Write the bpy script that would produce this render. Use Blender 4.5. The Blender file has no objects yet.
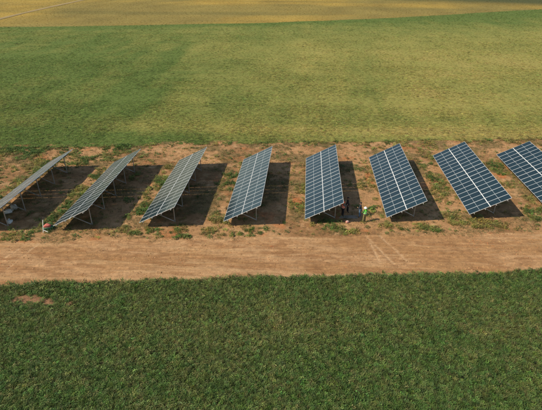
import bpy, bmesh, math, random
import numpy as np
from mathutils import Vector, Matrix

scene = bpy.context.scene
COL = scene.collection
rng = np.random.default_rng(7)
random.seed(7)

# ------------------------------------------------------------------ camera
F_PX, PITCH, YAW, ROLL, CAM_H = 445.527, 0.50715, -0.07434, 0.00283, 23.469
cp, sp, cy, sy = math.cos(PITCH), math.sin(PITCH), math.cos(YAW), math.sin(YAW)
FW = np.array([sy * cp, cy * cp, -sp])
R0 = np.array([cy, -sy, 0.0]); U0 = np.cross(R0, FW)
RT = R0 * math.cos(ROLL) + U0 * math.sin(ROLL)
UP = -R0 * math.sin(ROLL) + U0 * math.cos(ROLL)
cam = bpy.data.cameras.new('camera')
cam.sensor_width = 36; cam.lens = F_PX / 542 * 36; cam.clip_end = 8000; cam.clip_start = 0.1
cam_ob = bpy.data.objects.new('camera', cam); COL.objects.link(cam_ob)
M = Matrix.Identity(4)
for i in range(3):
    M[i][0] = RT[i]; M[i][1] = UP[i]; M[i][2] = -FW[i]
M[2][3] = CAM_H
cam_ob.matrix_world = M
scene.camera = cam_ob

def ground_at(px, py):
    d = (px - 271) * RT - (py - 205) * UP + F_PX * FW
    t = -CAM_H / d[2]
    return float(d[0] * t), float(d[1] * t)

# ------------------------------------------------------------------ sky, sun, exposure
SHX, SHY = 0.897, 0.442                      # shadow offset per metre of height
SUN_EL = math.atan2(1, math.hypot(SHX, SHY)); SUN_AZ = math.atan2(-SHX, -SHY)
world = bpy.data.worlds.new('World'); scene.world = world; world.use_nodes = True
wn = world.node_tree.nodes; wl = world.node_tree.links
sky = wn.new('ShaderNodeTexSky'); sky.sky_type = 'NISHITA'; sky.sun_disc = False
sky.sun_elevation = SUN_EL; sky.sun_rotation = SUN_AZ
sky.air_density = 1.4; sky.dust_density = 0.6
wl.new(sky.outputs[0], wn['Background'].inputs[0]); wn['Background'].inputs[1].default_value = 0.10
sl = bpy.data.lights.new('sun', 'SUN'); sl.energy = 4.6; sl.angle = math.radians(0.55); sl.color = (1.0, 0.88, 0.68)
sun = bpy.data.objects.new('sun', sl); COL.objects.link(sun); sun.location = (-60, -30, 70)
sun.rotation_euler = Vector((SHX, SHY, -1)).to_track_quat('-Z', 'Y').to_euler()
vs = scene.view_settings
vs.view_transform = 'Standard'; vs.look = 'None'; vs.gamma = 1; vs.use_curve_mapping = False; vs.exposure = 0.2

# ------------------------------------------------------------------ numpy noise
def _hash(ix, iy, s):
    n = (ix.astype(np.int64) * 374761393 + iy.astype(np.int64) * 668265263 + s * 974634777) & 0xffffffff
    n = ((n ^ (n >> 13)) * 1274126177) & 0xffffffff
    return ((n ^ (n >> 16)) & 0xffff) / 65535.0
def vnoise(x, y, s=0):
    x = np.asarray(x, float); y = np.asarray(y, float)
    ix = np.floor(x); iy = np.floor(y); fx = x - ix; fy = y - iy
    fx = fx * fx * (3 - 2 * fx); fy = fy * fy * (3 - 2 * fy)
    a = _hash(ix, iy, s); b = _hash(ix + 1, iy, s); c = _hash(ix, iy + 1, s); d = _hash(ix + 1, iy + 1, s)
    return (a * (1 - fx) + b * fx) * (1 - fy) + (c * (1 - fx) + d * fx) * fy
def fbm(x, y, s=0, o=4):
    r = 0; a = 1; t = 0
    for k in range(o):
        r = r + a * vnoise(np.asarray(x) * 2 ** k + 17.3 * k, np.asarray(y) * 2 ** k - 9.1 * k, s + k); t += a; a *= 0.55
    return r / t
def sstep(a, b, x):
    t = np.clip((np.asarray(x, float) - a) / (b - a), 0, 1); return t * t * (3 - 2 * t)
def mixc(a, b, t):
    t = np.asarray(t)[..., None]; return np.asarray(a) * (1 - t) + np.asarray(b) * t

# ------------------------------------------------------------------ zone lines
def y_front(x): return 27.285 + 0.121 * (np.asarray(x) + 24.44) - 0.45 + 0.5 * (vnoise(np.asarray(x) * .35, 0 * np.asarray(x), 3) - .5)
def y_track(x): return 32.77 + 0.1135 * (np.asarray(x) + 27.9) + 0.5 * (vnoise(np.asarray(x) * .3, 0 * np.asarray(x) + 5, 4) - .5)
def y_back(x): return 55.5 + 0.128 * (np.asarray(x) + 42.3) + 1.3 * (fbm(np.asarray(x) * .22, 0 * np.asarray(x) + 9, 5) - .5)
FARPTS = [ground_at(*q) for q in ((0, 27), (100, 25.8), (200, 24), (271, 22.5), (400, 17.5), (541, 9))]
FARX = np.array([-700] + [p[0] for p in FARPTS] + [700]); FARY = np.array([120] + [p[1] for p in FARPTS] + [520])
def y_far(x): return np.interp(x, FARX, FARY) + 3 * (fbm(np.asarray(x) * .04, 0 * np.asarray(x), 8) - .5)

# ------------------------------------------------------------------ materials
def new_mat(name):
    m = bpy.data.materials.new(name); m.use_nodes = True
    nt = m.node_tree; b = nt.nodes['Principled BSDF']
    return m, nt, b
def node(nt, t, **kw):
    n = nt.nodes.new(t)
    for k, v in kw.items(): setattr(n, k, v)
    return n
def lk(nt, a, b): nt.links.new(a, b)

def ground_mat(name, bump=0.6, s1=3.0, s2=14.0, lo=0.7, hi=1.3, dist=0.05):
    m, nt, b = new_mat(name)
    at = node(nt, 'ShaderNodeAttribute', attribute_name='col')
    tc = node(nt, 'ShaderNodeNewGeometry')
    n1 = node(nt, 'ShaderNodeTexNoise'); n1.inputs['Scale'].default_value = s1; n1.inputs['Detail'].default_value = 8; n1.inputs['Roughness'].default_value = .7
    n2 = node(nt, 'ShaderNodeTexNoise'); n2.inputs['Scale'].default_value = s2; n2.inputs['Detail'].default_value = 6; n2.inputs['Roughness'].default_value = .75
    lk(nt, tc.outputs['Position'], n1.inputs['Vector']); lk(nt, tc.outputs['Position'], n2.inputs['Vector'])
    ad = node(nt, 'ShaderNodeMath', operation='ADD'); lk(nt, n1.outputs[0], ad.inputs[0]); lk(nt, n2.outputs[0], ad.inputs[1])
    mr = node(nt, 'ShaderNodeMapRange'); mr.inputs[1].default_value = .7; mr.inputs[2].default_value = 1.3; mr.inputs[3].default_value = lo; mr.inputs[4].default_value = hi
    lk(nt, ad.outputs[0], mr.inputs[0])
    mx = node(nt, 'ShaderNodeVectorMath', operation='SCALE'); lk(nt, at.outputs['Color'], mx.inputs[0]); lk(nt, mr.outputs[0], mx.inputs['Scale'])
    lk(nt, mx.outputs[0], b.inputs['Base Color']); b.inputs['Roughness'].default_value = .95; b.inputs['Specular IOR Level'].default_value = .15
    bp = node(nt, 'ShaderNodeBump'); bp.inputs['Strength'].default_value = bump; bp.inputs['Distance'].default_value = dist
    lk(nt, ad.outputs[0], bp.inputs['Height']); lk(nt, bp.outputs[0], b.inputs['Normal'])
    return m
def simple_mat(name, color, rough=.6, metal=0.0, nscale=8.0, lo=.8, hi=1.2, spec=.5, coat=0):
    m, nt, b = new_mat(name)
    tc = node(nt, 'ShaderNodeTexCoord'); n = node(nt, 'ShaderNodeTexNoise'); n.inputs['Scale'].default_value = nscale; n.inputs['Detail'].default_value = 5
    lk(nt, tc.outputs['Object'], n.inputs['Vector'])
    mr = node(nt, 'ShaderNodeMapRange'); mr.inputs[1].default_value = .3; mr.inputs[2].default_value = .7; mr.inputs[3].default_value = lo; mr.inputs[4].default_value = hi
    lk(nt, n.outputs[0], mr.inputs[0])
    mx = node(nt, 'ShaderNodeVectorMath', operation='SCALE'); mx.inputs[0].default_value = color; lk(nt, mr.outputs[0], mx.inputs['Scale'])
    lk(nt, mx.outputs[0], b.inputs['Base Color']); b.inputs['Roughness'].default_value = rough; b.inputs['Metallic'].default_value = metal
    b.inputs['Specular IOR Level'].default_value = spec
    return m
def veg_mat(name):
    m, nt, b = new_mat(name)
    at = node(nt, 'ShaderNodeAttribute', attribute_name='tint', attribute_type='INSTANCER')
    oi = node(nt, 'ShaderNodeObjectInfo')
    mr = node(nt, 'ShaderNodeMapRange'); mr.inputs[3].default_value = .72; mr.inputs[4].default_value = 1.3
    lk(nt, oi.outputs['Random'], mr.inputs[0])
    mx = node(nt, 'ShaderNodeVectorMath', operation='SCALE'); lk(nt, at.outputs['Color'], mx.inputs[0]); lk(nt, mr.outputs[0], mx.inputs['Scale'])
    lk(nt, mx.outputs[0], b.inputs['Base Color']); b.inputs['Roughness'].default_value = .6; b.inputs['Specular IOR Level'].default_value = .2
    tr = node(nt, 'ShaderNodeBsdfTranslucent'); lk(nt, mx.outputs[0], tr.inputs[0])
    ms = node(nt, 'ShaderNodeMixShader'); ms.inputs[0].default_value = .25
    lk(nt, b.outputs[0], ms.inputs[1]); lk(nt, tr.outputs[0], ms.inputs[2]); lk(nt, ms.outputs[0], nt.nodes['Material Output'].inputs[0])
    return m

MAT = {}
MAT['soil'] = ground_mat('soil', 1.0, 2.6, 13, .58, 1.42, .09)
MAT['track'] = ground_mat('packed_soil', 1.0, 4.0, 17, .68, 1.3, .08)
MAT['field'] = ground_mat('field_ground', .8, 1.3, 6, .6, 1.4, .12)
MAT['veg'] = veg_mat('leaf')
MAT['steel'] = simple_mat('galvanised_steel', (.40, .39, .37), .5, .5, 6, .85, 1.12)
MAT['alu'] = simple_mat('aluminium_frame', (.74, .75, .75), .4, .2, 10, .92, 1.06)

def cell_mat():
    m, nt, b = new_mat('solar_cells')
    tc = node(nt, 'ShaderNodeTexCoord'); sx = node(nt, 'ShaderNodeSeparateXYZ'); lk(nt, tc.outputs['Object'], sx.inputs[0])
    def mth(op, a, bb=None):
        n = node(nt, 'ShaderNodeMath', operation=op)
        if hasattr(a, 'is_linked'): lk(nt, a, n.inputs[0])
        else: n.inputs[0].default_value = a
        if bb is not None:
            if hasattr(bb, 'is_linked'): lk(nt, bb, n.inputs[1])
            else: n.inputs[1].default_value = bb
        return n.outputs[0]
    ax = mth('ABSOLUTE', sx.outputs[0])
    mid = mth('LESS_THAN', ax, .011)
    fx = mth('FRACT', mth('DIVIDE', mth('SUBTRACT', ax, .017), .0835)); lx = mth('LESS_THAN', fx, .035)
    fy = mth('FRACT', mth('DIVIDE', mth('ADD', sx.outputs[1], .48), .16)); ly = mth('LESS_THAN', fy, .022)
    line = mth('MAXIMUM', lx, ly)
    rnd = node(nt, 'ShaderNodeObjectInfo')
    cr = node(nt, 'ShaderNodeValToRGB'); cr.color_ramp.elements[0].color = (.002, .014, .020, 1); cr.color_ramp.elements[1].color = (.004, .020, .027, 1)
    lk(nt, rnd.outputs['Random'], cr.inputs[0])
    nz = node(nt, 'ShaderNodeTexNoise'); nz.inputs['Scale'].default_value = 2.5; nz.inputs['Detail'].default_value = 6
    lk(nt, tc.outputs['Object'], nz.inputs['Vector'])
    m1 = node(nt, 'ShaderNodeMix', data_type='RGBA'); lk(nt, line, m1.inputs[0]); lk(nt, cr.outputs[0], m1.inputs[6]); m1.inputs[7].default_value = (.07, .10, .11, 1)
    m2 = node(nt, 'ShaderNodeMix', data_type='RGBA'); lk(nt, mid, m2.inputs[0]); lk(nt, m1.outputs[2], m2.inputs[6]); m2.inputs[7].default_value = (.42, .45, .46, 1)
    # thin dust film
    m3 = node(nt, 'ShaderNodeMix', data_type='RGBA'); dm = mth('MULTIPLY', nz.outputs[0], .02); lk(nt, dm, m3.inputs[0]); lk(nt, m2.outputs[2], m3.inputs[6]); m3.inputs[7].default_value = (.36, .32, .26, 1)
    lk(nt, m3.outputs[2], b.inputs['Base Color'])
    b.inputs['Sheen Weight'].default_value = 1.0; b.inputs['Sheen Roughness'].default_value = .2; b.inputs['Sheen Tint'].default_value = (.95, .9, .82, 1)
    b.inputs['Roughness'].default_value = .16; b.inputs['IOR'].default_value = 1.5; b.inputs['Specular IOR Level'].default_value = .8
    rr = node(nt, 'ShaderNodeMapRange'); rr.inputs[3].default_value = .1; rr.inputs[4].default_value = .26; lk(nt, nz.outputs[0], rr.inputs[0]); lk(nt, rr.outputs[0], b.inputs['Roughness'])
    return m
MAT['cells'] = cell_mat()

# ------------------------------------------------------------------ object helpers
def tag(o, label=None, cat=None, group=None, kind=None):
    if label: o['label'] = label
    if cat: o['category'] = cat
    if group: o['group'] = group
    if kind: o['kind'] = kind
    return o
def add_obj(name, me, mat=None, parent=None):
    o = bpy.data.objects.new(name, me); COL.objects.link(o)
    if mat is not None and me is not None and not me.materials: me.materials.append(mat)
    if parent: o.parent = parent
    return o
def empty(name, loc, rz=0):
    o = bpy.data.objects.new(name, None); COL.objects.link(o); o.location = loc; o.rotation_euler = (0, 0, rz); o.empty_display_size = .3
    return o
def bm_mesh(bm, name, smooth=False):
    me = bpy.data.meshes.new(name); bm.normal_update(); bm.to_mesh(me); bm.free()
    if smooth: me.polygons.foreach_set('use_smooth', [True] * len(me.polygons))
    return me
def bm_box(bm, x0, x1, y0, y1, z0, z1):
    v = [bm.verts.new((x, y, z)) for z in (z0, z1) for (x, y) in ((x0, y0), (x1, y0), (x1, y1), (x0, y1))]
    for f in ((3, 2, 1, 0), (4, 5, 6, 7), (0, 1, 5, 4), (1, 2, 6, 5), (2, 3, 7, 6), (3, 0, 4, 7)): bm.faces.new([v[i] for i in f])
def bm_bar(bm, a, b, w, h, up=(0, 0, 1)):
    a = Vector(a); b = Vector(b); d = (b - a).normalized(); upv = Vector(up)
    if abs(d.dot(upv)) > .98: upv = Vector((1, 0, 0))
    s = d.cross(upv).normalized(); u = s.cross(d)
    v = []
    for p in (a, b):
        for (i, j) in ((-1, -1), (1, -1), (1, 1), (-1, 1)): v.append(bm.verts.new(p + s * i * w / 2 + u * j * h / 2))
    for f in ((3, 2, 1, 0), (4, 5, 6, 7), (0, 1, 5, 4), (1, 2, 6, 5), (2, 3, 7, 6), (3, 0, 4, 7)): bm.faces.new([v[i] for i in f])
def bm_tube(bm, pts, rad, n=8, cap=True):
    rings = []
    for k, p in enumerate(pts):
        p = Vector(p); q = Vector(pts[min(k + 1, len(pts) - 1)]) - Vector(pts[max(k - 1, 0)]); d = q.normalized()
        ref = Vector((0, 0, 1)) if abs(d.z) < .9 else Vector((1, 0, 0)); s = d.cross(ref).normalized(); u = s.cross(d)
        r = rad[k] if isinstance(rad, (list, tuple)) else rad
        rings.append([bm.verts.new(p + (s * math.cos(2 * math.pi * i / n) + u * math.sin(2 * math.pi * i / n)) * r) for i in range(n)])
    for a, b in zip(rings, rings[1:]):
        for i in range(n): bm.faces.new((a[i], a[(i + 1) % n], b[(i + 1) % n], b[i]))
    if cap: bm.faces.new(rings[0][::-1]); bm.faces.new(rings[-1])

def sheet(name, x0, x1, nx, lo, hi, ny, zf, cf, mat, power=1.0):
    xs = np.linspace(x0, x1, nx); t = np.linspace(0, 1, ny) ** power
    X = np.repeat(xs[None, :], ny, 0); Y = lo(xs)[None, :] * (1 - t[:, None]) + hi(xs)[None, :] * t[:, None]
    Z = zf(X, Y, np.repeat(t[:, None], nx, 1)); C = cf(X, Y)
    co = np.stack([X, Y, Z], -1).reshape(-1, 3).astype(np.float32)
    idx = np.arange(nx * ny).reshape(ny, nx)
    q = np.stack([idx[:-1, :-1], idx[:-1, 1:], idx[1:, 1:], idx[1:, :-1]], -1).reshape(-1, 4).astype(np.int32)
    me = bpy.data.meshes.new(name); me.vertices.add(len(co)); me.vertices.foreach_set('co', co.ravel())
    me.loops.add(q.size); me.loops.foreach_set('vertex_index', q.ravel())
    me.polygons.add(len(q)); me.polygons.foreach_set('loop_start', np.arange(0, q.size, 4, dtype=np.int32))
    me.update(calc_edges=True); me.polygons.foreach_set('use_smooth', np.ones(len(q), bool))
    ca = me.color_attributes.new('col', 'FLOAT_COLOR', 'POINT')
    ca.data.foreach_set('color', np.concatenate([C.reshape(-1, 3), np.ones((len(co), 1))], 1).astype(np.float32).ravel())
    o = add_obj(name, me, mat); o['kind'] = 'structure'
    return o

# ------------------------------------------------------------------ solar table layout (metres)
TW, TL, TZ = 4.2, 15.45, 0.688
TABLES = [(-32.02, 34.17, 28.5), (-23.78, 35.04, 27.5), (-15.68, 36.28, 27.6), (-7.48, 37.21, 27.9),
          (0.54, 38.29, 28.7), (8.72, 39.26, 29.3), (17.21, 40.55, 29.5), (25.72, 41.56, 28.5)]

# ------------------------------------------------------------------ colours of the ground
SOIL_A = np.array([.425, .24, .112]); SOIL_B = np.array([.30, .162, .072]); SOIL_C = np.array([.51, .32, .165])
def soil_col(X, Y):
    n = fbm(X * .25, Y * .25, 21); n2 = fbm(X * 1.1, Y * 1.6, 22)
    c = mixc(SOIL_B, SOIL_A, sstep(.32, .6, n)); c = mixc(c, SOIL_C, .6 * sstep(.55, .75, n2))
    # reddish clay showing through
    red = sstep(.66, .78, fbm(X * .5 + 40, Y * .5, 23))
    for px, py, rx, ry in ((501, 175, 1.0, 1.4), (369, 179, .55, 2.2), (509, 168, .7, 1.), (297, 200, .8, 1.4)):
        gx, gy = ground_at(px, py); red = np.maximum(red, 1.5 * sstep(.3, .6, np.exp(-((X - gx) / rx) ** 2 - ((Y - gy) / ry) ** 2) * 1.5 * fbm(X * 1.3, Y * 1.3, 26)))
    c = mixc(c, np.array([.46, .165, .06]), .55 * red)
    # thin dry weed litter
    lit = sstep(.5, .68, fbm(X * .3 + 9, Y * .45, 24)) * sstep(1.0, 4.0, Y - y_track(X))
    c = mixc(c, np.array([.17, .135, .06]), .55 * lit)
    return c
def rutq(X, Y): return (Y - y_front(X)) / (y_track(X) - y_front(X))
RUTS = [(.12, .05, .3), (.22, .03, .8), (.33, .06, .55), (.43, .03, .7), (.52, .05, 1.0), (.64, .035, .5), (.74, .06, .9), (.86, .04, .4), (.95, .03, .6), (.07, .03, .6), (.17, .025, .7), (.28, .03, .6), (.38, .03, .9), (.48, .025, .5), (.58, .04, .8), (.69, .03, .8), (.8, .03, .7), (.91, .03, .7)]
def ruts(X, Y):
    q = rutq(X, Y); q = q + .035 * (fbm(X * .12, Y * 0, 31) - .5) + .02 * (vnoise(X * .6, Y * .5, 37) - .5)
    r = 0 * X
    for c, w, d in RUTS:
        r = r + d * np.exp(-((q - c - .05 * (vnoise(X * .05, X * 0, 32 + int(c * 100)) - .5)) / (w * .3)) ** 2) * (.15 + 1.7 * sstep(.3, .75, fbm(X * .5, X * 0 + c * 31, 60 + int(c * 100), 3)))
    return r
CURV = []
def curve_marks(X, Y):
    r = 0 * X
    for (pts, w) in CURV:
        px = np.array([p[0] for p in pts]); py = np.array([p[1] for p in pts])
        k = np.argsort(py); cx = np.interp(Y, py[k], px[k]); ok = (Y > py.min()) & (Y < py.max())
        r = np.maximum(r, ok * np.exp(-((X - cx) / w) ** 2))
    return r
for pts in (((357, 224), (366, 236), (378, 248), (392, 262), (400, 268)), ((372, 228), (384, 240), (398, 252), (408, 262)),
            ((362, 230), (372, 246), (380, 262)), ((50, 235), (38, 244), (22, 256), (5, 270)), ((32, 238), (20, 248), (4, 258))):
    CURV.append(([ground_at(*q) for q in pts], .12))
def track_col(X, Y):
    q = rutq(X, Y); n = fbm(X * .15, Y * .7, 41); n2 = fbm(X * .7, Y * 2.2, 42)
    c = mixc(np.array([.345, .20, .093]), np.array([.42, .26, .135]), sstep(.35, .65, n))
    c = mixc(c, np.array([.28, .152, .070]), .7 * sstep(.46, .68, n2)); c = c * (.72 + .56 * fbm(X * 2.6, Y * 3.4, 46))[..., None]
    r = np.clip(ruts(X, Y), 0, 1); c = mixc(c, np.array([.235, .125, .06]), .6 * r * sstep(.38, .6, fbm(X * .7, Y * 2, 43)))
    c = mixc(c, np.array([.49, .325, .172]), .5 * sstep(.55, .75, fbm(X * .12, Y * 2.6, 44)))
    c = mixc(c, np.array([.50, .335, .19]), .85 * curve_marks(X, Y) * sstep(.25, .55, fbm(X * 1.1, Y * 1.1, 45)))
    c = c * np.array([1.14, 1.10, 1.07])
    e = sstep(.97, 1.0, q)
    return mixc(c, soil_col(X, Y), e)
def soil_z(X, Y, t):
    q = rutq(X, Y); on = 1 - sstep(.94, 1.06, q)
    z = .11 * (fbm(X * .35, Y * .35, 51) - .5) + .07 * (fbm(X * 1.7, Y * 1.7, 52) - .5)
    zt = .05 * (fbm(X * .3, Y * .5, 53) - .5) + .08 * (fbm(X * 2.0, Y * 3.4, 54) - .5) - .095 * ruts(X, Y) - .03 * curve_marks(X, Y)
    berm = .06 * np.exp(-((q - 1.02) / .05) ** 2) * (.3 + vnoise(X * .5, X * 0, 55))
    return z * (1 - on) + zt * on + berm
def far_t(X, Y):
    """0 = green, 1 = yellowing crop"""
    t = .26 + .34 * sstep(-60, 50, X - (Y - 70) * .05) + .45 * (fbm(X * .06, Y * .035, 61) - .5) + .45 * (fbm(X * .25, Y * .12, 62) - .5) + .3 * (fbm(X * .05, Y * .5, 64) - .5)
    for px, py, rx, ry, a in ((144, 104, 2.2, 11, .45), (157, 66, 3, 26, .4), (366, 98, 2.6, 13, .45), (360, 60, 4, 22, .25), (118, 95, 3, 12, .2), (225, 100, 2.5, 14, .2), (285, 75, 3, 18, .15), (20, 70, 35, 60, .3), (235, 100, 6, 10, .25), (20, 137, 22, 4, .5), (90, 140, 20, 3, .3)):
        gx, gy = ground_at(px, py); t = t - a * np.exp(-((X - gx) / rx) ** 2 - ((Y - gy) / ry) ** 2) * (.55 + .9 * sstep(.3, .7, fbm(X * .35, Y * .06, 63)))
    for px, py, rx, ry, a in ((300, 50, 45, 18, .18), (430, 65, 35, 25, .18), (420, 100, 12, 12, .2), (250, 90, 20, 14, .12), (300, 130, 30, 3, .35), (470, 132, 25, 3, .3)):
        gx, gy = ground_at(px, py); t = t + a * np.exp(-((X - gx) / rx) ** 2 - ((Y - gy) / ry) ** 2)
    # greener, darker strip along the far boundary, broader at the right
    t = t - .75 * sstep(-30, 70, X) * sstep(75, 5, y_far(X) - Y)
    t = t - .35 * sstep(16, 2, y_far(X) - Y)
    return np.clip(t, 0, 1)
def far_col(X, Y): 
    t = far_t(X, Y); c = mixc(np.array([.105, .146, .033]), np.array([.31, .268, .075]), t)
    return mixc(c, np.array([.30, .22, .08]), .3 * sstep(.72, 1.0, t))
def ochre_col(X, Y):
    n = fbm(X * .02, Y * .02, 71); s = fbm(X * .008, Y * .07, 72)
    c = mixc(np.array([.33, .225, .05]), np.array([.22, .17, .048]), sstep(.35, .65, n))
    c = mixc(c, np.array([.13, .115, .035]), .5 * sstep(.45, .75, s)); c = c * (.75 + .5 * fbm(X * .12, Y * .05, 73))[..., None]
    d = sstep(0, 60, (Y - 290) + (X - 60) * .45)          # olive field beyond, at the right
    return mixc(c, np.array([.075, .08, .03]), d)
BARE = ground_at(34, 300); BARE2 = ground_at(70, 304)
def bare_mask(X, Y):
    n = 1.3 * (fbm(X * 1.1, Y * 1.6, 81) - .5)
    a = np.exp(-((X - BARE[0]) / 1.7) ** 2 - ((Y - BARE[1]) / .75) ** 2)
    b = np.exp(-((X - BARE2[0]) / .7) ** 2 - ((Y - BARE2[1]) / .3) ** 2)
    return sstep(.3, .75, np.maximum(a, b) + n)
def near_t(X, Y):
    t = .10 + .16 * sstep(15, 30, Y) + .7 * (fbm(X * .12, Y * .16, 82) - .5) + .5 * (fbm(X * .6, Y * .6, 83) - .5)  # Y term: mild lens darkening towards the camera, put into the crop colour
    for px, py, rx, ry, a in ((300, 325, 9, 2.6, .28), (120, 330, 7, 2, .15), (430, 300, 8, 2, .12)):
        gx, gy = ground_at(px, py); t = t + a * np.exp(-((X - gx) / rx) ** 2 - ((Y - gy) / ry) ** 2)
    return np.clip(t, 0, 1)
def near_ground_col(X, Y): 
    c = mixc(np.array([.06, .086, .028]), np.array([.10, .10, .038]), near_t(X, Y))
    return mixc(c, np.array([.26, .14, .075]), bare_mask(X, Y))

# ------------------------------------------------------------------ the setting
def flat(v): return lambda xs: 0 * xs + v
g = sheet('ground', -4000, 4000, 9, flat(-4000), flat(4000), 9, lambda X, Y, t: 0 * X - .6, lambda X, Y: mixc(np.array([.17, .135, .05]), np.array([.17, .135, .05]), 0 * X), MAT['field'])
NXS = 1250
sheet('dirt_track', -68, 68, NXS, lambda x: y_front(x) - .9, y_track, 130, soil_z, track_col, MAT['track'])
sheet('bare_soil_strip', -68, 68, NXS, y_track, lambda x: y_back(x) + 1.2, 260, soil_z, lambda X, Y: mixc(soil_col(X, Y), track_col(X, Y), 1 - sstep(0, .6, Y - y_track(X))), MAT['soil'])
def fz(amp, sc, lo_edge=None):
    return lambda X, Y, t: amp * (fbm(X * sc, Y * sc, 91) - .5) + np.where((t <= 0) | (t >= 1), -.2, .03)
sheet('near_crop_field', -68, 68, 400, flat(-12), y_front, 160, fz(.08, .8), near_ground_col, MAT['field'])
sheet('far_crop_field', -420, 420, 700, y_back, y_far, 420, fz(.15, .12), far_col, MAT['field'], 1.6)
sheet('ochre_field', -1200, 1200, 500, lambda x: y_far(x) - 2, flat(1100), 200, lambda X, Y, t: 0 * X - .1 + .15 * (fbm(X * .05, Y * .05, 92) - .5), ochre_col, MAT['field'], 1.5)
# pale farm track crossing the ochre field at the upper left
tp = [ground_at(*q) for q in ((0, 18.5), (25, 12.5), (50, 6.8), (75, 1.5))]
tp = [(tp[0][0] + 3.5, tp[0][1] - 22)] + tp + [(tp[-1][0] - 4, tp[-1][1] + 80), (tp[-1][0] - 9, tp[-1][1] + 220)]
def farm_track():
    ys = np.linspace(tp[0][1], tp[-1][1], 240); xs = np.interp(ys, [p[1] for p in tp], [p[0] for p in tp])
    k = np.arange(-3, 4) / 3.0
    w = 1.2 + .5 * vnoise(ys * .1, ys * 0, 95)
    X = xs[:, None] + k[None, :] * w[:, None]; Y = np.repeat(ys[:, None], 7, 1)
    Z = .02 - .03 * np.abs(np.abs(k) - .5)[None, :] + 0 * X + .1 * np.where(np.abs(k) == 1, -1, 0)[None, :] + .08
    me = bpy.data.meshes.new('farm_track'); fs = []
    for i in range(239):
        for j in range(6): fs.append((i * 7 + j, i * 7 + j + 1, (i + 1) * 7 + j + 1, (i + 1) * 7 + j))
    me.from_pydata(np.stack([X, Y, Z], -1).reshape(-1, 3).tolist(), [], fs); me.update()
    me.polygons.foreach_set('use_smooth', [True] * len(fs))
    C = mixc(np.array([.36, .27, .14]), np.array([.27, .20, .09]), fbm(X * .2, Y * .1, 96))
    ca = me.color_attributes.new('col', 'FLOAT_COLOR', 'POINT')
    ca.data.foreach_set('color', np.concatenate([C.reshape(-1, 3), np.ones((240 * 7, 1))], 1).astype(np.float32).ravel())
    o = add_obj('farm_track', me, MAT['track']); o['kind'] = 'structure'
farm_track()

# ------------------------------------------------------------------ vegetation (uncountable): scattered tufts
def blade_tuft(name, n, h, spread, w, lean, seed, segs=3):
    r = random.Random(seed); vs_, fs = [], []
    for _ in range(n):
        a = r.uniform(0, 6.283); d = spread * math.sqrt(r.random()); bx, by = d * math.cos(a), d * math.sin(a)
        b = r.uniform(0, 6.283); hh = h * r.uniform(.6, 1.1); ln = lean * hh * r.uniform(.3, 1.2); ww = w * r.uniform(.7, 1.3)
        sxx, syy = -math.sin(b), math.cos(b); i0 = len(vs_)
        for s in range(segs + 1):
            t = s / segs; x = bx + math.cos(b) * ln * t * t; y = by + math.sin(b) * ln * t * t; z = hh * (t - .22 * lean * t * t)
            k = ww * (1 - t) ** .6 / 2
            if s < segs: vs_ += [(x - sxx * k, y - syy * k, z), (x + sxx * k, y + syy * k, z)]
            else: vs_.append((x, y, z))
        for s in range(segs - 1): fs.append((i0 + 2 * s, i0 + 2 * s + 1, i0 + 2 * s + 3, i0 + 2 * s + 2))
        fs.append((i0 + 2 * segs - 2, i0 + 2 * segs - 1, i0 + 2 * segs))
    me = bpy.data.meshes.new(name); me.from_pydata(vs_, [], fs); me.materials.append(MAT['veg'])
    return bpy.data.objects.new(name, me)
def leaf_tuft(name, n, h, spread, ll, seed):
    r = random.Random(seed); vs_, fs = [], []
    for _ in range(n):
        a = r.uniform(0, 6.283); d = spread * math.sqrt(r.random()); z = h * r.uniform(.15, 1) * (1 - .5 * (d / spread) ** 2)
        c = Vector((d * math.cos(a), d * math.sin(a), z)); b = a + r.uniform(-.9, .9); up = r.uniform(-.2, .8)
        f = Vector((math.cos(b), math.sin(b), up)).normalized(); s = f.cross(Vector((0, 0, 1))).normalized(); l = ll * r.uniform(.6, 1.3); w = l * .42
        i0 = len(vs_); dn = Vector((0, 0, -.12 * l))
        vs_ += [tuple(c - f * l / 2), tuple(c + s * w / 2), tuple(c + f * l / 2 + dn), tuple(c - s * w / 2)]
        fs.append((i0, i0 + 1, i0 + 2, i0 + 3))
    me = bpy.data.meshes.new(name); me.from_pydata(vs_, [], fs); me.materials.append(MAT['veg'])
    return bpy.data.objects.new(name, me)
def clod(name, seed, mat):
    bm = bmesh.new(); bmesh.ops.create_icosphere(bm, subdivisions=1, radius=.5); r = random.Random(seed)
    for v in bm.verts: v.co *= r.uniform(.7, 1.25); v.co.z *= .62
    me = bm_mesh(bm, name); me.materials.append(mat); return bpy.data.objects.new(name, me)

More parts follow.
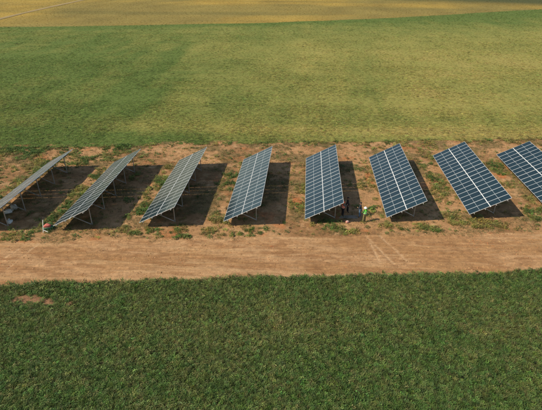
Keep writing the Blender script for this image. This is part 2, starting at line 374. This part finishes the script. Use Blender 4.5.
def scatter(name, pts, scale, tint, protos, label, cat, tilt=.12, seed=1):
    r = np.random.default_rng(seed); n = len(pts)
    me = bpy.data.meshes.new(name); me.vertices.add(n); me.vertices.foreach_set('co', pts.astype(np.float32).ravel())
    def attr(nm, ty, dat, key):
        a = me.attributes.new(nm, ty, 'POINT'); a.data.foreach_set(key, dat.ravel())
    rot = np.stack([r.normal(0, tilt, n), r.normal(0, tilt, n), r.uniform(0, 6.283, n)], -1).astype(np.float32)
    attr('rot', 'FLOAT_VECTOR', rot, 'vector'); attr('scl', 'FLOAT', scale.astype(np.float32), 'value')
    attr('idx', 'INT', r.integers(0, len(protos), n).astype(np.int32), 'value')
    attr('tint', 'FLOAT_COLOR', np.concatenate([tint, np.ones((n, 1))], 1).astype(np.float32), 'color')
    o = add_obj(name, me); me.materials.append(MAT['veg'])
    ng = bpy.data.node_groups.new(name + '_scatter', 'GeometryNodeTree')
    ng.interface.new_socket('Geometry', in_out='INPUT', socket_type='NodeSocketGeometry'); ng.interface.new_socket('Geometry', in_out='OUTPUT', socket_type='NodeSocketGeometry')
    N = ng.nodes; gi = N.new('NodeGroupInput'); go = N.new('NodeGroupOutput'); iop = N.new('GeometryNodeInstanceOnPoints')
    jn = N.new('GeometryNodeJoinGeometry')
    for p in protos[::-1]:
        oi = N.new('GeometryNodeObjectInfo'); oi.inputs['Object'].default_value = p; oi.inputs['As Instance'].default_value = True
        ng.links.new(oi.outputs['Geometry'], jn.inputs[0])
    def na(nm, ty):
        a = N.new('GeometryNodeInputNamedAttribute'); a.data_type = ty; a.inputs[0].default_value = nm; return a.outputs[0]
    ng.links.new(gi.outputs[0], iop.inputs['Points']); ng.links.new(jn.outputs[0], iop.inputs['Instance'])
    iop.inputs['Pick Instance'].default_value = True
    ng.links.new(na('idx', 'INT'), iop.inputs['Instance Index'])
    er = N.new('FunctionNodeEulerToRotation'); ng.links.new(na('rot', 'FLOAT_VECTOR'), er.inputs[0]); ng.links.new(er.outputs[0], iop.inputs['Rotation'])
    ng.links.new(na('scl', 'FLOAT'), iop.inputs['Scale']); ng.links.new(iop.outputs[0], go.inputs[0])
    md = o.modifiers.new('scatter', 'NODES'); md.node_group = ng
    return tag(o, label, cat, kind='stuff')
def jgrid(x0, x1, y0, y1, d, seed):
    r = np.random.default_rng(seed); xs = np.arange(x0, x1, d); ys = np.arange(y0, y1, d)
    X, Y = np.meshgrid(xs, ys); X = X + r.uniform(-.5, .5, X.shape) * d * 1.2; Y = Y + r.uniform(-.5, .5, Y.shape) * d * 1.2
    return X.ravel(), Y.ravel()
def vary(c, r, a=.25, b=.12):
    n = len(c); return np.clip(c * (1 + r.normal(0, a, (n, 1))) * (1 + r.normal(0, b, (n, 3))), .004, .6)

WHEAT = [leaf_tuft('crop_leaf_tuft', 22, .24, .13, .085, 110 + i) for i in range(4)] + [blade_tuft('crop_tuft', 16, .26, .11, .028, .7, 100 + i) for i in range(3)]
GRASS = [leaf_tuft('grass_leaf_tuft', 24, .17, .26, .13, 210 + i) for i in range(4)]
WEED = [leaf_tuft('weed_tuft', 34, .26, .22, .13, 300 + i) for i in range(4)] + [blade_tuft('weed_blade_tuft', 16, .3, .16, .03, .9, 310 + i, 2) for i in range(2)]
DRY = [blade_tuft('dry_tuft', 14, .2, .2, .022, 1.0, 400 + i, 2) for i in range(3)]

def near_crop():
    r = np.random.default_rng(11); X, Y = jgrid(-46, 46, 9, 38, .135, 12)
    vis = (Y < y_front(X) + .15 * r.normal(0, 1, len(X)) - .05) & (np.abs(X) < 9 + Y * .95)
    d = bare_mask(X, Y); keep = vis & (r.random(len(X)) > d * .97); X, Y = X[keep], Y[keep]
    t = near_t(X, Y); c = mixc(np.array([.095, .155, .040]), np.array([.205, .20, .07]), np.clip(t + .9 * (fbm(X * 1.6, Y * 1.6, 15) - .5), 0, 1))
    c = vary(c, r, .33, .12)
    k = r.random(len(X)) < .06; c[k] = c[k] * .4 + np.array([.30, .27, .11]) * .6
    edge = sstep(1.6, 0, y_front(X) - Y)
    s = (.8 + .4 * r.random(len(X))) * (.8 + .5 * fbm(X * .4, Y * .4, 13)) * (1 + .25 * edge + .5 * sstep(-14, -20, X) * sstep(3.2, .4, y_front(X) - Y) * fbm(X * .9, Y * .9, 16))
    z = np.full(len(X), .0)
    scatter('near_crop', np.stack([X, Y, z], -1), s, c, WHEAT, 'dense dark green young crop filling the near field below the dirt track', 'crop', seed=14)
near_crop()
def far_crop():
    r = np.random.default_rng(21); P = []
    for y0, y1, d, hw in ((52, 80, .25, 62), (80, 115, .36, 85), (115, 165, .55, 115), (165, 280, .85, 180)):
        X, Y = jgrid(-hw, hw, y0, y1, d, int(y0)); P.append(np.stack([X, Y, 0 * X + d], -1))
    P = np.concatenate(P); X, Y, D = P.T
    keep = (Y > y_back(X) + .25 * r.normal(0, 1, len(X))) & (Y < y_far(X)) & (np.abs(X + .07 * Y) < 12 + .68 * Y)
    X, Y, D = X[keep], Y[keep], D[keep]
    t = far_t(X, Y); c = mixc(np.array([.118, .172, .040]), np.array([.345, .305, .088]), np.clip(t + .3 * (fbm(X * .5, Y * .3, 25) - .5), 0, 1)); c = mixc(c, np.array([.33, .245, .09]), .3 * sstep(.75, 1, t))
    c = vary(c, r, .27, .09)
    s = (.45 + 1.0 * r.random(len(X)) ** 1.5) * (.66 + .6 * D)
    s = s * (.7 + .6 * fbm(X * .35, Y * .2, 22))
    scatter('far_crop', np.stack([X, Y, 0 * X], -1), s, c, GRASS, 'patchy green and yellowing crop covering the field behind the solar tables', 'crop', seed=24)
far_crop()
def ochre_stubble():
    r = np.random.default_rng(26); X, Y = jgrid(-330, 260, 150, 420, 1.5, 27)
    k = (Y > y_far(X) + 1) & (np.abs(X + .07 * Y) < 20 + .66 * Y) & (np.abs(X - np.interp(Y, [p[1] for p in tp], [p[0] for p in tp])) > 1.8); X, Y = X[k], Y[k]
    c = vary(ochre_col(X, Y) * 1.3, r, .22, .08)
    scatter('ochre_stubble', np.stack([X, Y, 0 * X - .1], -1), (.7 + .8 * r.random(len(X))), c, GRASS, 'ochre dry stubble covering the field at the top of the view', 'stubble', seed=28)
ochre_stubble()

def weed_density(X, Y):
    d = .03 + 0 * X; n = fbm(X * .55, Y * .55, 101); n2 = fbm(X * .22, Y * .22, 102); n3 = fbm(X * 1.6, Y * 1.6, 103)
    fr = [.5, .25, .9, .8, .45, .95, 1.0, .9]; lf = [.6, .9, .85, .6, .3, .45, .5, .55]
    for i, (a, y0, tl) in enumerate(TABLES):
        dx = X - a; dy = Y - y0
        d = d + fr[i] * sstep(-2.3, -1.5, dx) * sstep(5.6, 4.6, dx) * sstep(-1.9, -1.2, dy) * sstep(.5, -.3, dy) * sstep(.40, .62, n) * sstep(.35, .6, n3)
        d = d + lf[i] * sstep(-2.7, -1.9, dx) * sstep(.4, -.3, dx) * sstep(-1, 1, dy) * sstep(17, 12, dy) * sstep(.40, .60, n) * sstep(.3, .58, n3)
        d = d + .12 * sstep(0, 1, dx) * sstep(4, 3, dx) * sstep(0, 1, dy) * sstep(15, 14, dy) * sstep(.5, .65, n)
    back = y_back(X) - Y
    d = d + .95 * sstep(-16, -32, X) * sstep(11, 3, back) * sstep(.42, .6, n2 * .5 + n * .5)
    d = d + .3 * sstep(2.2, .2, back) * sstep(.45, .6, n)
    d = d + .3 * sstep(.5, .66, n2) * sstep(.4, .6, n)
    return np.clip(d, 0, 1)
def weeds():
    r = np.random.default_rng(31); X, Y = jgrid(-58, 58, 28, 72, .17, 32)
    ok = (Y > y_track(X) + .1) & (Y < y_back(X) + .3); X, Y = X[ok], Y[ok]
    dens = weed_density(X, Y)
    for (a, y0, tl) in TABLES: dens = np.where((X > a + .6) & (X < a + 6.3) & (Y > y0 + 1.2) & (Y < y0 + TL + 1), dens * .35, dens)
    k = r.random(len(X)) < dens * .8; X, Y = X[k], Y[k]
    n = fbm(X * .4, Y * .4, 33); c = mixc(np.array([.085, .142, .034]), np.array([.25, .225, .066]), sstep(.36, .68, n + .12 * sstep(-5, 15, X) + r.normal(0, .07, len(X))))
    c = vary(c, r, .25, .1); s = (.5 + .95 * r.random(len(X))) * (.7 + .6 * fbm(X * .5, Y * .5, 34))
    scatter('weeds', np.stack([X, Y, soil_z(X, Y, 0) - .02], -1), s, c, WEED, 'low green weeds growing in patches on the bare soil around the tables', 'weeds', seed=35)
    r = np.random.default_rng(36); X, Y = jgrid(-58, 58, 28, 72, .24, 37)
    ok = (Y > y_track(X) - .2) & (Y < y_back(X) + .6); X, Y = X[ok], Y[ok]
    dd = .12 + .65 * sstep(.48, .66, fbm(X * .3 + 9, Y * .45, 24)); k = r.random(len(X)) < dd; X, Y = X[k], Y[k]
    c = vary(mixc(np.array([.24, .19, .085]), np.array([.15, .14, .05]), r.random(len(X))), r, .2, .08)
    scatter('dry_grass', np.stack([X, Y, soil_z(X, Y, 0) - .01], -1), .6 + .7 * r.random(len(X)), c, DRY, 'thin straw coloured dry grass scattered over the soil strip', 'dry grass', seed=38)
weeds()
def clod_mat():
    m, nt, b = new_mat('clod'); at = node(nt, 'ShaderNodeAttribute', attribute_name='tint', attribute_type='INSTANCER')
    lk(nt, at.outputs['Color'], b.inputs['Base Color']); b.inputs['Roughness'].default_value = .95; b.inputs['Specular IOR Level'].default_value = .1
    return m
MAT['clod'] = clod_mat()
def clods():
    pr = [clod('soil_clod', 500 + i, MAT['clod']) for i in range(4)]
    r = np.random.default_rng(41); X, Y = jgrid(-55, 55, 24, 70, .15, 42)
    ok = (Y > y_front(X) + .3) & (Y < y_back(X)); X, Y = X[ok], Y[ok]; q = rutq(X, Y)
    k = r.random(len(X)) < np.where(q < 1, .25 + .6 * sstep(.4, .65, fbm(X * .25, Y * 1.5, 47)), .3 + .5 * sstep(.5, .65, fbm(X * .4, Y * .4, 43))); X, Y = X[k], Y[k]
    c = vary(soil_col(X, Y) * .95, r, .15, .05); s = .035 + .10 * r.random(len(X)) ** 3
    o = scatter('soil_clods', np.stack([X, Y, soil_z(X, Y, 0)], -1), s, c, pr, 'small brown clods of earth strewn over the dirt', 'soil clods', seed=44, tilt=.4)
    o.data.materials.clear(); o.data.materials.append(MAT['clod'])
clods()

# ------------------------------------------------------------------ solar tables
NP, PL = 18, 2.08
GAPS = [0] + [.05 if k in (8, 9, 10) else .015 for k in range(1, NP)]
PW = (TL - sum(GAPS)) / NP
def panel_meshes():
    bm = bmesh.new(); bm_box(bm, -PL / 2 + .019, PL / 2 - .019, -PW / 2 + .019, PW / 2 - .019, -.006, 0); lam = bm_mesh(bm, 'panel_laminate'); lam.materials.append(MAT['cells'])
    bm = bmesh.new(); a, b, w = PL / 2, PW / 2, .018
    bm_box(bm, -a, a, -b, -b + w, -.034, .004); bm_box(bm, -a, a, b - w, b, -.034, .004)
    bm_box(bm, -a, -a + w, -b + w, b - w, -.034, .004); bm_box(bm, a - w, a, -b + w, b - w, -.034, .004)
    fr = bm_mesh(bm, 'panel_frame'); fr.materials.append(MAT['alu'])
    return lam, fr
LAM, FRM = panel_meshes()
bm = bmesh.new(); bm_box(bm, -.03, .03, -.14, TL + .14, -.035, .035); PUR = bm_mesh(bm, 'purlin'); PUR.materials.append(MAT['steel'])
bm = bmesh.new(); bm_box(bm, -.06, .06, -.02, TL + .02, -.02, .02); RAIL = bm_mesh(bm, 'centre_rail'); RAIL.materials.append(MAT['alu'])
TLAB = ['solar panel table at the far left, seen almost edge-on and cut by the photo edge',
        'second solar panel table from the left, steeply foreshortened, red bundle at its near corner',
        'third solar panel table from the left, pale grey, green weeds in front',
        'fourth solar panel table from the left, pale blue-grey, next left of the workers',
        'upright-looking blue-grey solar panel table with the workers under its near right corner',
        'dark solar panel table directly right of the worker in the green vest',
        'second solar panel table from the right, dark teal and leaning right',
        'solar panel table at the far right, its near half cut off by the photo edge']
for ti, (a, y0, tl) in enumerate(TABLES):
    th = math.radians(tl); ct, st = math.cos(th), math.sin(th)
    root = empty('solar_panel_table', (a, y0, 0)); tag(root, TLAB[ti], 'solar table', 'solar panel tables standing in a row on the soil strip')
    rr = random.Random(70 + ti)
    def pt(u, v, dz=0): return Vector((u * ct - dz * st, v, TZ + u * st + dz * ct))
    v = 0
    for k in range(NP):
        v += GAPS[k]
        for c in (0, 1):
            p = add_obj('panel', LAM, None, root); u = PL / 2 if c == 0 else TW - PL / 2
            p.location = pt(u, v + PW / 2 + rr.uniform(-.003, .003), rr.uniform(-.004, .004)); p.rotation_euler = (rr.uniform(-.004, .004), -th + rr.uniform(-.004, .004), 0)
            f = add_obj('frame', FRM, None, p)
        v += PW
    for u in (.45, 1.55, 2.65, 3.75):
        q = add_obj('purlin', PUR, None, root); q.location = pt(u, 0, -.085); q.rotation_euler = (0, -th, 0)
    q = add_obj('centre_rail', RAIL, None, root); q.location = pt(TW / 2, 0, -.058); q.rotation_euler = (0, -th, 0)
    for v in (1.5, 4.6, 7.72, 10.85, 13.95):
        us = 3.42; top = pt(us, v, -.17)
        bm = bmesh.new(); bm_bar(bm, pt(.22, v, -.17), pt(TW - .2, v, -.17), .06, .10, (-st, 0, ct)); add_obj('rafter', bm_mesh(bm, 'rafter'), MAT['steel'], root)
        bm = bmesh.new(); bm_box(bm, top.x - .035, top.x + .035, v + .035, v + .105, -.4, top.z + .03); add_obj('post', bm_mesh(bm, 'post'), MAT['steel'], root)
        bm = bmesh.new(); bm_bar(bm, (top.x - .03, v - .07, .16), pt(1.2, v - .07, -.2), .06, .06); add_obj('brace', bm_mesh(bm, 'brace'), MAT['steel'], root)

# ------------------------------------------------------------------ people
MAT['skin'] = simple_mat('skin', (.36, .20, .13), .6, 0, 20, .93, 1.07)
MAT['hair'] = simple_mat('hair', (.02, .015, .012), .7, 0, 40)
MAT['boot'] = simple_mat('boot', (.045, .03, .02), .7, 0, 20)
def skinned(name, verts, edges, radii, mat, parent, root=0, sub=2):
    me = bpy.data.meshes.new(name); me.from_pydata(verts, edges, []); o = add_obj(name, me, mat, parent)
    md = o.modifiers.new('skin', 'SKIN'); md.use_smooth_shade = True
    for i, rad in enumerate(radii):
        me.skin_vertices[0].data[i].radius = rad if isinstance(rad, tuple) else (rad, rad); me.skin_vertices[0].data[i].use_root = (i == root)
    s = o.modifiers.new('sub', 'SUBSURF'); s.levels = s.render_levels = sub
    return o
def person(loc, rz, label, shirt, trousers, pose, vest=None, helmet=None, h=1.75):
    k = h / 1.75; root = empty('person', loc, rz); root.scale = (k, k, k); tag(root, label, 'person', 'workers by the solar tables')
    P = dict(pel=(0, 0, .95), wai=(0, .01, 1.10), che=(0, .02, 1.32), nec=(0, 0, 1.48), hed=(0, .025, 1.60), top=(0, .015, 1.68), nos=(0, .115, 1.605), chin=(0, .075, 1.535))
    for s, n in ((-1, 'l'), (1, 'r')):
        P['sho' + n] = (.175 * s, 0, 1.42); P['elb' + n] = (.235 * s, -.03, 1.15); P['wri' + n] = (.25 * s, .06, .92); P['pal' + n] = (.25 * s, .085, .85)
        P['hip' + n] = (.09 * s, 0, .90); P['kne' + n] = (.105 * s, .03, .49); P['ank' + n] = (.11 * s, -.01, .09); P['toe' + n] = (.12 * s, .15, .04)
        P['ear' + n] = (.085 * s, .015, 1.60)
    P.update(pose)
    for n in 'lr':
        if 'wri' + n in pose and 'pal' + n not in pose:
            e = Vector(P['elb' + n]); w = Vector(P['wri' + n]); P['pal' + n] = tuple(w + (w - e).normalized() * .075)
    names = list(P); vs_ = [P[n] for n in names]; ix = {n: i for i, n in enumerate(names)}
    R = dict(pel=(.13, .10), wai=(.125, .095), che=(.14, .10), nec=.055, hed=(.08, .095), top=(.06, .07), nos=.018, chin=.045)
    E = [('pel', 'wai'), ('wai', 'che'), ('che', 'nec'), ('nec', 'hed'), ('hed', 'top'), ('hed', 'nos'), ('hed', 'chin')]
    for n in 'lr':
        R.update({'sho' + n: .06, 'elb' + n: .042, 'wri' + n: .028, 'pal' + n: (.035, .02), 'hip' + n: .08, 'kne' + n: .055, 'ank' + n: .04, 'toe' + n: .035, 'ear' + n: .015})
        E += [('che', 'sho' + n), ('sho' + n, 'elb' + n), ('elb' + n, 'wri' + n), ('wri' + n, 'pal' + n), ('pel', 'hip' + n), ('hip' + n, 'kne' + n), ('kne' + n, 'ank' + n), ('ank' + n, 'toe' + n), ('hed', 'ear' + n)]
    edges = [(ix[a], ix[b]) for a, b in E]; rad = [R[n] for n in names]
    for n, s in (('l', -1), ('r', 1)):                       # five fingers on each palm
        w = Vector(P['wri' + n]); p = Vector(P['pal' + n]); d = (p - w).normalized(); side = d.cross(Vector((s, 0, 0)))
        side = side.normalized() if side.length > .1 else Vector((0, 1, 0)); inn = Vector((-s, 0, 0))
        for f, (off, ln) in enumerate(((.034, .055), (.022, .075), (.007, .085), (-.008, .078), (-.022, .06))):
            base = p + side * off + d * (.0 if f == 0 else .02); dr = (d + side * (.9 if f == 0 else .0)).normalized()
            i0 = len(vs_); vs_.append(tuple(base)); vs_.append(tuple(base + dr * ln * .55 + inn * .004)); vs_.append(tuple(base + dr * ln * .9 + inn * .022)); rad += [.010, .009, .0075]
            edges += [(ix['pal' + n], i0), (i0, i0 + 1), (i0 + 1, i0 + 2)]
    body = skinned('body', vs_, edges, rad, MAT['skin'], root)
    def part(name, ns, es, rd, mat, par=root): 
        j = {n: i for i, n in enumerate(ns)}
        return skinned(name, [P[n] for n in ns], [(j[a], j[b]) for a, b in es], rd, mat, par)
    part('shirt', ['pel', 'wai', 'che', 'nec', 'shol', 'shor', 'elbl', 'elbr', 'wril', 'wrir'], [('pel', 'wai'), ('wai', 'che'), ('che', 'nec'), ('che', 'shol'), ('che', 'shor'), ('shol', 'elbl'), ('shor', 'elbr'), ('elbl', 'wril'), ('elbr', 'wrir')],
         [(.165, .125), (.16, .12), (.175, .13), .06, .085, .085, .062, .062, .045, .045], shirt)
    part('trousers', ['pel', 'hipl', 'hipr', 'knel', 'kner', 'ankl', 'ankr'], [('pel', 'hipl'), ('pel', 'hipr'), ('hipl', 'knel'), ('hipr', 'kner'), ('knel', 'ankl'), ('kner', 'ankr')], [(.15, .115), .105, .105, .078, .078, .062, .062], trousers)
    for n in 'lr': 
        a, b = Vector(P['ank' + n]), Vector(P['toe' + n])
        skinned('boot', [tuple(a), tuple(a * .5 + b * .5 + Vector((0, 0, .0))), tuple(b)], [(0, 1), (1, 2)], [.058, .05, .045], MAT['boot'], root)
    hd = Vector(P['hed'])
    bm = bmesh.new(); bmesh.ops.create_uvsphere(bm, u_segments=12, v_segments=8, radius=.108)
    for v in list(bm.verts):
        v.co.y *= 1.08
        if v.co.z < -.03 and v.co.y > -.02: v.co *= .7
    hm = bm_mesh(bm, 'hair', True); ho = add_obj('hair', hm, MAT['hair'], root); ho.location = hd + Vector((0, -.02, .045)); 
    for s in (-1, 1):
        bm = bmesh.new(); bmesh.ops.create_icosphere(bm, subdivisions=1, radius=.011); e = add_obj('eye', bm_mesh(bm, 'eye', True), MAT['hair'], root); e.location = hd + Vector((.032 * s, .092, .02))
    bm = bmesh.new(); bm_box(bm, -.022, .022, -.004, .004, -.005, .005); e = add_obj('mouth', bm_mesh(bm, 'mouth'), simple_mat('lips', (.25, .09, .08)), root); e.location = hd + Vector((0, .1, -.045))
    if vest:
        vo = part('vest', ['pel', 'wai', 'che', 'shol', 'shor'], [('pel', 'wai'), ('wai', 'che'), ('che', 'shol'), ('che', 'shor')], [(.20, .165), (.195, .155), (.215, .165), .135, .135], vest)
        for fz_ in (.35, .85):
            c = Vector(P['pel']).lerp(Vector(P['che']), fz_); bm = bmesh.new(); ring = []
            for i in range(20):
                an = i / 20 * 6.2832; ring.append([bm.verts.new((.206 * math.cos(an), .168 * math.sin(an), z)) for z in (-.025, .025)])
            for i in range(20): bm.faces.new((ring[i][0], ring[(i + 1) % 20][0], ring[(i + 1) % 20][1], ring[i][1]))
            b = add_obj('reflective_band', bm_mesh(bm, 'reflective_band', True), MAT['band'], vo); b.location = c
            sd = b.modifiers.new('thick', 'SOLIDIFY'); sd.thickness = .008
    if helmet:
        bm = bmesh.new(); rings = []
        for (r_, z) in ((.165, -.012), (.165, 0), (.135, .004), (.130, .04), (.112, .085), (.07, .118), (.02, .13)):
            rings.append([bm.verts.new((r_ * math.cos(i / 16 * 6.2832), r_ * 1.12 * math.sin(i / 16 * 6.2832), z)) for i in range(16)])
        for A, B in zip(rings, rings[1:]):
            for i in range(16): bm.faces.new((A[i], A[(i + 1) % 16], B[(i + 1) % 16], B[i]))
        bm.faces.new(rings[-1]); ho2 = add_obj('helmet', bm_mesh(bm, 'helmet', True), helmet, root); ho2.location = hd + Vector((0, -.005, .055))
        bm = bmesh.new(); bm_box(bm, -.012, .012, -.125, .125, 0, .012); rg = add_obj('helmet_ridge', bm_mesh(bm, 'helmet_ridge'), helmet, ho2); rg.location = (0, 0, .122); rg.scale = (1, .45, 1)
    return root
MAT['band'] = simple_mat('reflective_band', (.7, .7, .68), .35)
MAT['lime'] = simple_mat('lime_vest', (.16, .85, .05), .7, 0, 14, .85, 1.1)
MAT['orange'] = simple_mat('orange_vest', (.85, .13, .04), .7, 0, 14, .85, 1.1)
MAT['white_plastic'] = simple_mat('white_plastic', (.78, .78, .75), .4)
MAT['black_cloth'] = simple_mat('black_cloth', (.014, .014, .018), .85, 0, 12)
MAT['navy_cloth'] = simple_mat('navy_cloth', (.025, .03, .05), .85, 0, 12)
MAT['dark_green_cloth'] = simple_mat('green_shirt', (.05, .16, .03), .85, 0, 12)
MAT['denim'] = simple_mat('denim', (.085, .15, .24), .85, 0, 18)
MAT['khaki'] = simple_mat('khaki_cloth', (.20, .17, .07), .85, 0, 12)
MAT['grey_cloth'] = simple_mat('grey_cloth', (.11, .11, .12), .85, 0, 12)
def on_soil(px, py):
    x, y = ground_at(px, py); return (x, y, float(soil_z(np.array([x]), np.array([y]), 0)[0]))
person(on_soil(364, 222.3), math.radians(35), 'standing worker in bright green vest, white helmet and khaki trousers', MAT['dark_green_cloth'], MAT['khaki'],
       dict(elbl=(-.25, .05, 1.17), wril=(-.17, .24, 1.08), elbr=(.26, .02, 1.16), wrir=(.2, .2, 1.05), ankl=(-.13, .05, .09), toel=(-.14, .21, .04)), MAT['lime'], MAT['white_plastic'])
person(on_soil(359.3, 217), math.radians(80), 'standing person in dark jacket and blue jeans left of the green vest', MAT['navy_cloth'], MAT['denim'],
       dict(elbl=(-.23, .06, 1.16), wril=(-.1, .2, 1.12), ankr=(.12, -.1, .09), toer=(.13, .06, .04)), h=1.78)
person(on_soil(342.3, 216), math.radians(-60), 'worker in orange vest standing beneath the near corner of a table', MAT['grey_cloth'], MAT['black_cloth'],
       dict(elbr=(.27, .1, 1.25), wrir=(.2, .3, 1.35), elbl=(-.27, .1, 1.2), wril=(-.2, .27, 1.1)), MAT['orange'], MAT['orange'], h=1.72)
person(on_soil(346.8, 212.3), math.radians(-100), 'person dressed all in black standing in the shade behind the orange vest', MAT['black_cloth'], MAT['black_cloth'],
       dict(elbl=(-.26, -.05, 1.17), wril=(-.2, .1, .98), kner=(.12, .1, .5), ankr=(.12, .1, .09), toer=(.13, .26, .04)), h=1.8)

# ------------------------------------------------------------------ small things on the ground
MAT['red'] = simple_mat('red_cloth', (.50, .13, .10), .8, 0, 6, .7, 1.2)
MAT['pink'] = simple_mat('faded_pink_cloth', (.50, .22, .17), .8, 0, 6, .7, 1.2)
MAT['sack'] = simple_mat('pale_sack', (.62, .60, .55), .85, 0, 5, .8, 1.15)
MAT['green_cloth'] = simple_mat('dark_green_tarp', (.03, .09, .04), .7, 0, 5)
MAT['stake'] = simple_mat('white_stake', (.75, .72, .66), .6, 0, 5)
def lump(bm, c, r, seed, n=2):
    q = bmesh.ops.create_icosphere(bm, subdivisions=n, radius=1)['verts']; rd = random.Random(seed); ph = [rd.uniform(0, 6) for _ in range(4)]
    for v in q:
        p = v.co.copy(); k = 1 + .14 * math.sin(3 * p.x + ph[0]) * math.cos(4 * p.y + ph[1]) + .1 * math.sin(6 * p.z + ph[2] + 3 * p.y) + rd.uniform(-.04, .04)
        z = max(p.z, -.55); v.co = Vector((c[0] + p.x * k * r[0], c[1] + p.y * k * r[1], c[2] + z * k * r[2]))
def sack(px, py, size, rz, label, seed):
    l = on_soil(px, py); bm = bmesh.new(); lump(bm, (0, 0, size[2] * .52), size, seed, 3)
    o = empty('sack', (l[0], l[1], l[2]), rz); b = add_obj('bag', bm_mesh(bm, 'bag', True), MAT['sack'], o)
    bm = bmesh.new(); e = size[0]
    bm_tube(bm, [(e * .85, 0, size[2] * .55), (e * 1.05, .01, size[2] * .62), (e * 1.2, .02, size[2] * .8), (e * 1.32, .03, size[2] * .85)], [.09, .045, .09, .11], 9)
    add_obj('tied_neck', bm_mesh(bm, 'tied_neck', True), MAT['sack'], o)
    tag(o, label, 'sack', 'pale sacks in the shade of the far left table')
sack(8.5, 213, (.38, .28, .30), .6, 'pale sack lying in shade under the far left table, nearest the panel edge', 1)
sack(14.5, 208.5, (.40, .30, .32), -.5, 'pale sack farthest from the track in the shade of the far left table', 2)
sack(10, 222.5, (.34, .26, .2), 2.2, 'flat pale sack closest to the track in the shade of the far left table', 3)
# red bundle, leaning stake
l = on_soil(48.3, 229.5); o = empty('cloth_bundle', l, .5); tag(o, 'red cloth bundle on dark green tarp at the corner of the second table', 'bundle')
bm = bmesh.new(); lump(bm, (0, 0, .42), (.36, .24, .20), 8, 3); add_obj('red_cloth', bm_mesh(bm, 'red_cloth', True), MAT['red'], o)
bm = bmesh.new(); lump(bm, (0.05, 0, .14), (.55, .34, .26), 9, 3); add_obj('green_tarp', bm_mesh(bm, 'green_tarp', True), MAT['green_cloth'], o)
l = on_soil(43.2, 233); o = empty('stake', l); tag(o, 'white wooden stake leaning beside the red cloth bundle', 'stake')
bm = bmesh.new(); bm_bar(bm, (0, 0, -.1), (.16, .25, 1.3), .05, .05, (0, 1, 0)); add_obj('upright', bm_mesh(bm, 'upright'), MAT['stake'], o)
bm = bmesh.new(); bm_bar(bm, (.0, .09, .28), (.5, .04, .06), .06, .05); add_obj('foot_bar', bm_mesh(bm, 'foot_bar'), MAT['stake'], o)
# steel rails lying by the workers
for k, (dy, ln, rz) in enumerate(((0, 1.9, .04), (.22, 1.8, .0), (.42, 1.6, .07))):
    l = on_soil(348.5, 218.3); bm = bmesh.new()
    bm_box(bm, -ln / 2, ln / 2, -.03, -.022, 0, .06); bm_box(bm, -ln / 2, ln / 2, .022, .03, 0, .06); bm_box(bm, -ln / 2, ln / 2, -.0215, .0215, .001, .009)
    o = add_obj('steel_rail', bm_mesh(bm, 'steel_rail'), MAT['steel']); o.location = (l[0] + .04 * k, l[1] + dy, l[2] + .03); o.rotation_euler = (0, 0, rz)
    tag(o, ['grey steel channel lying on soil between the workers, nearest the track', 'middle one of three grey steel channels lying between the workers', 'grey steel channel lying between the workers, farthest from the track'][k], 'rail', 'steel rails lying on the soil')
# tool bag with a white cloth
l = on_soil(347.2, 223); o = empty('tool_bag', l, .3); tag(o, 'small faded pink tool bag with white flap on the soil before the workers', 'bag')
bm = bmesh.new(); lump(bm, (0, 0, .11), (.19, .13, .17), 12, 3); add_obj('bag', bm_mesh(bm, 'bag', True), MAT['pink'], o)
bm = bmesh.new(); lump(bm, (.02, 0, .21), (.12, .10, .07), 13, 2); add_obj('flap', bm_mesh(bm, 'flap', True), MAT['white_plastic'], o)
bm = bmesh.new(); bm_tube(bm, [(-.16, 0, .2), (-.1, .02, .36), (0, .02, .41), (.1, .02, .36), (.16, 0, .2)], .014, 6); add_obj('handle', bm_mesh(bm, 'handle', True), MAT['boot'], o)
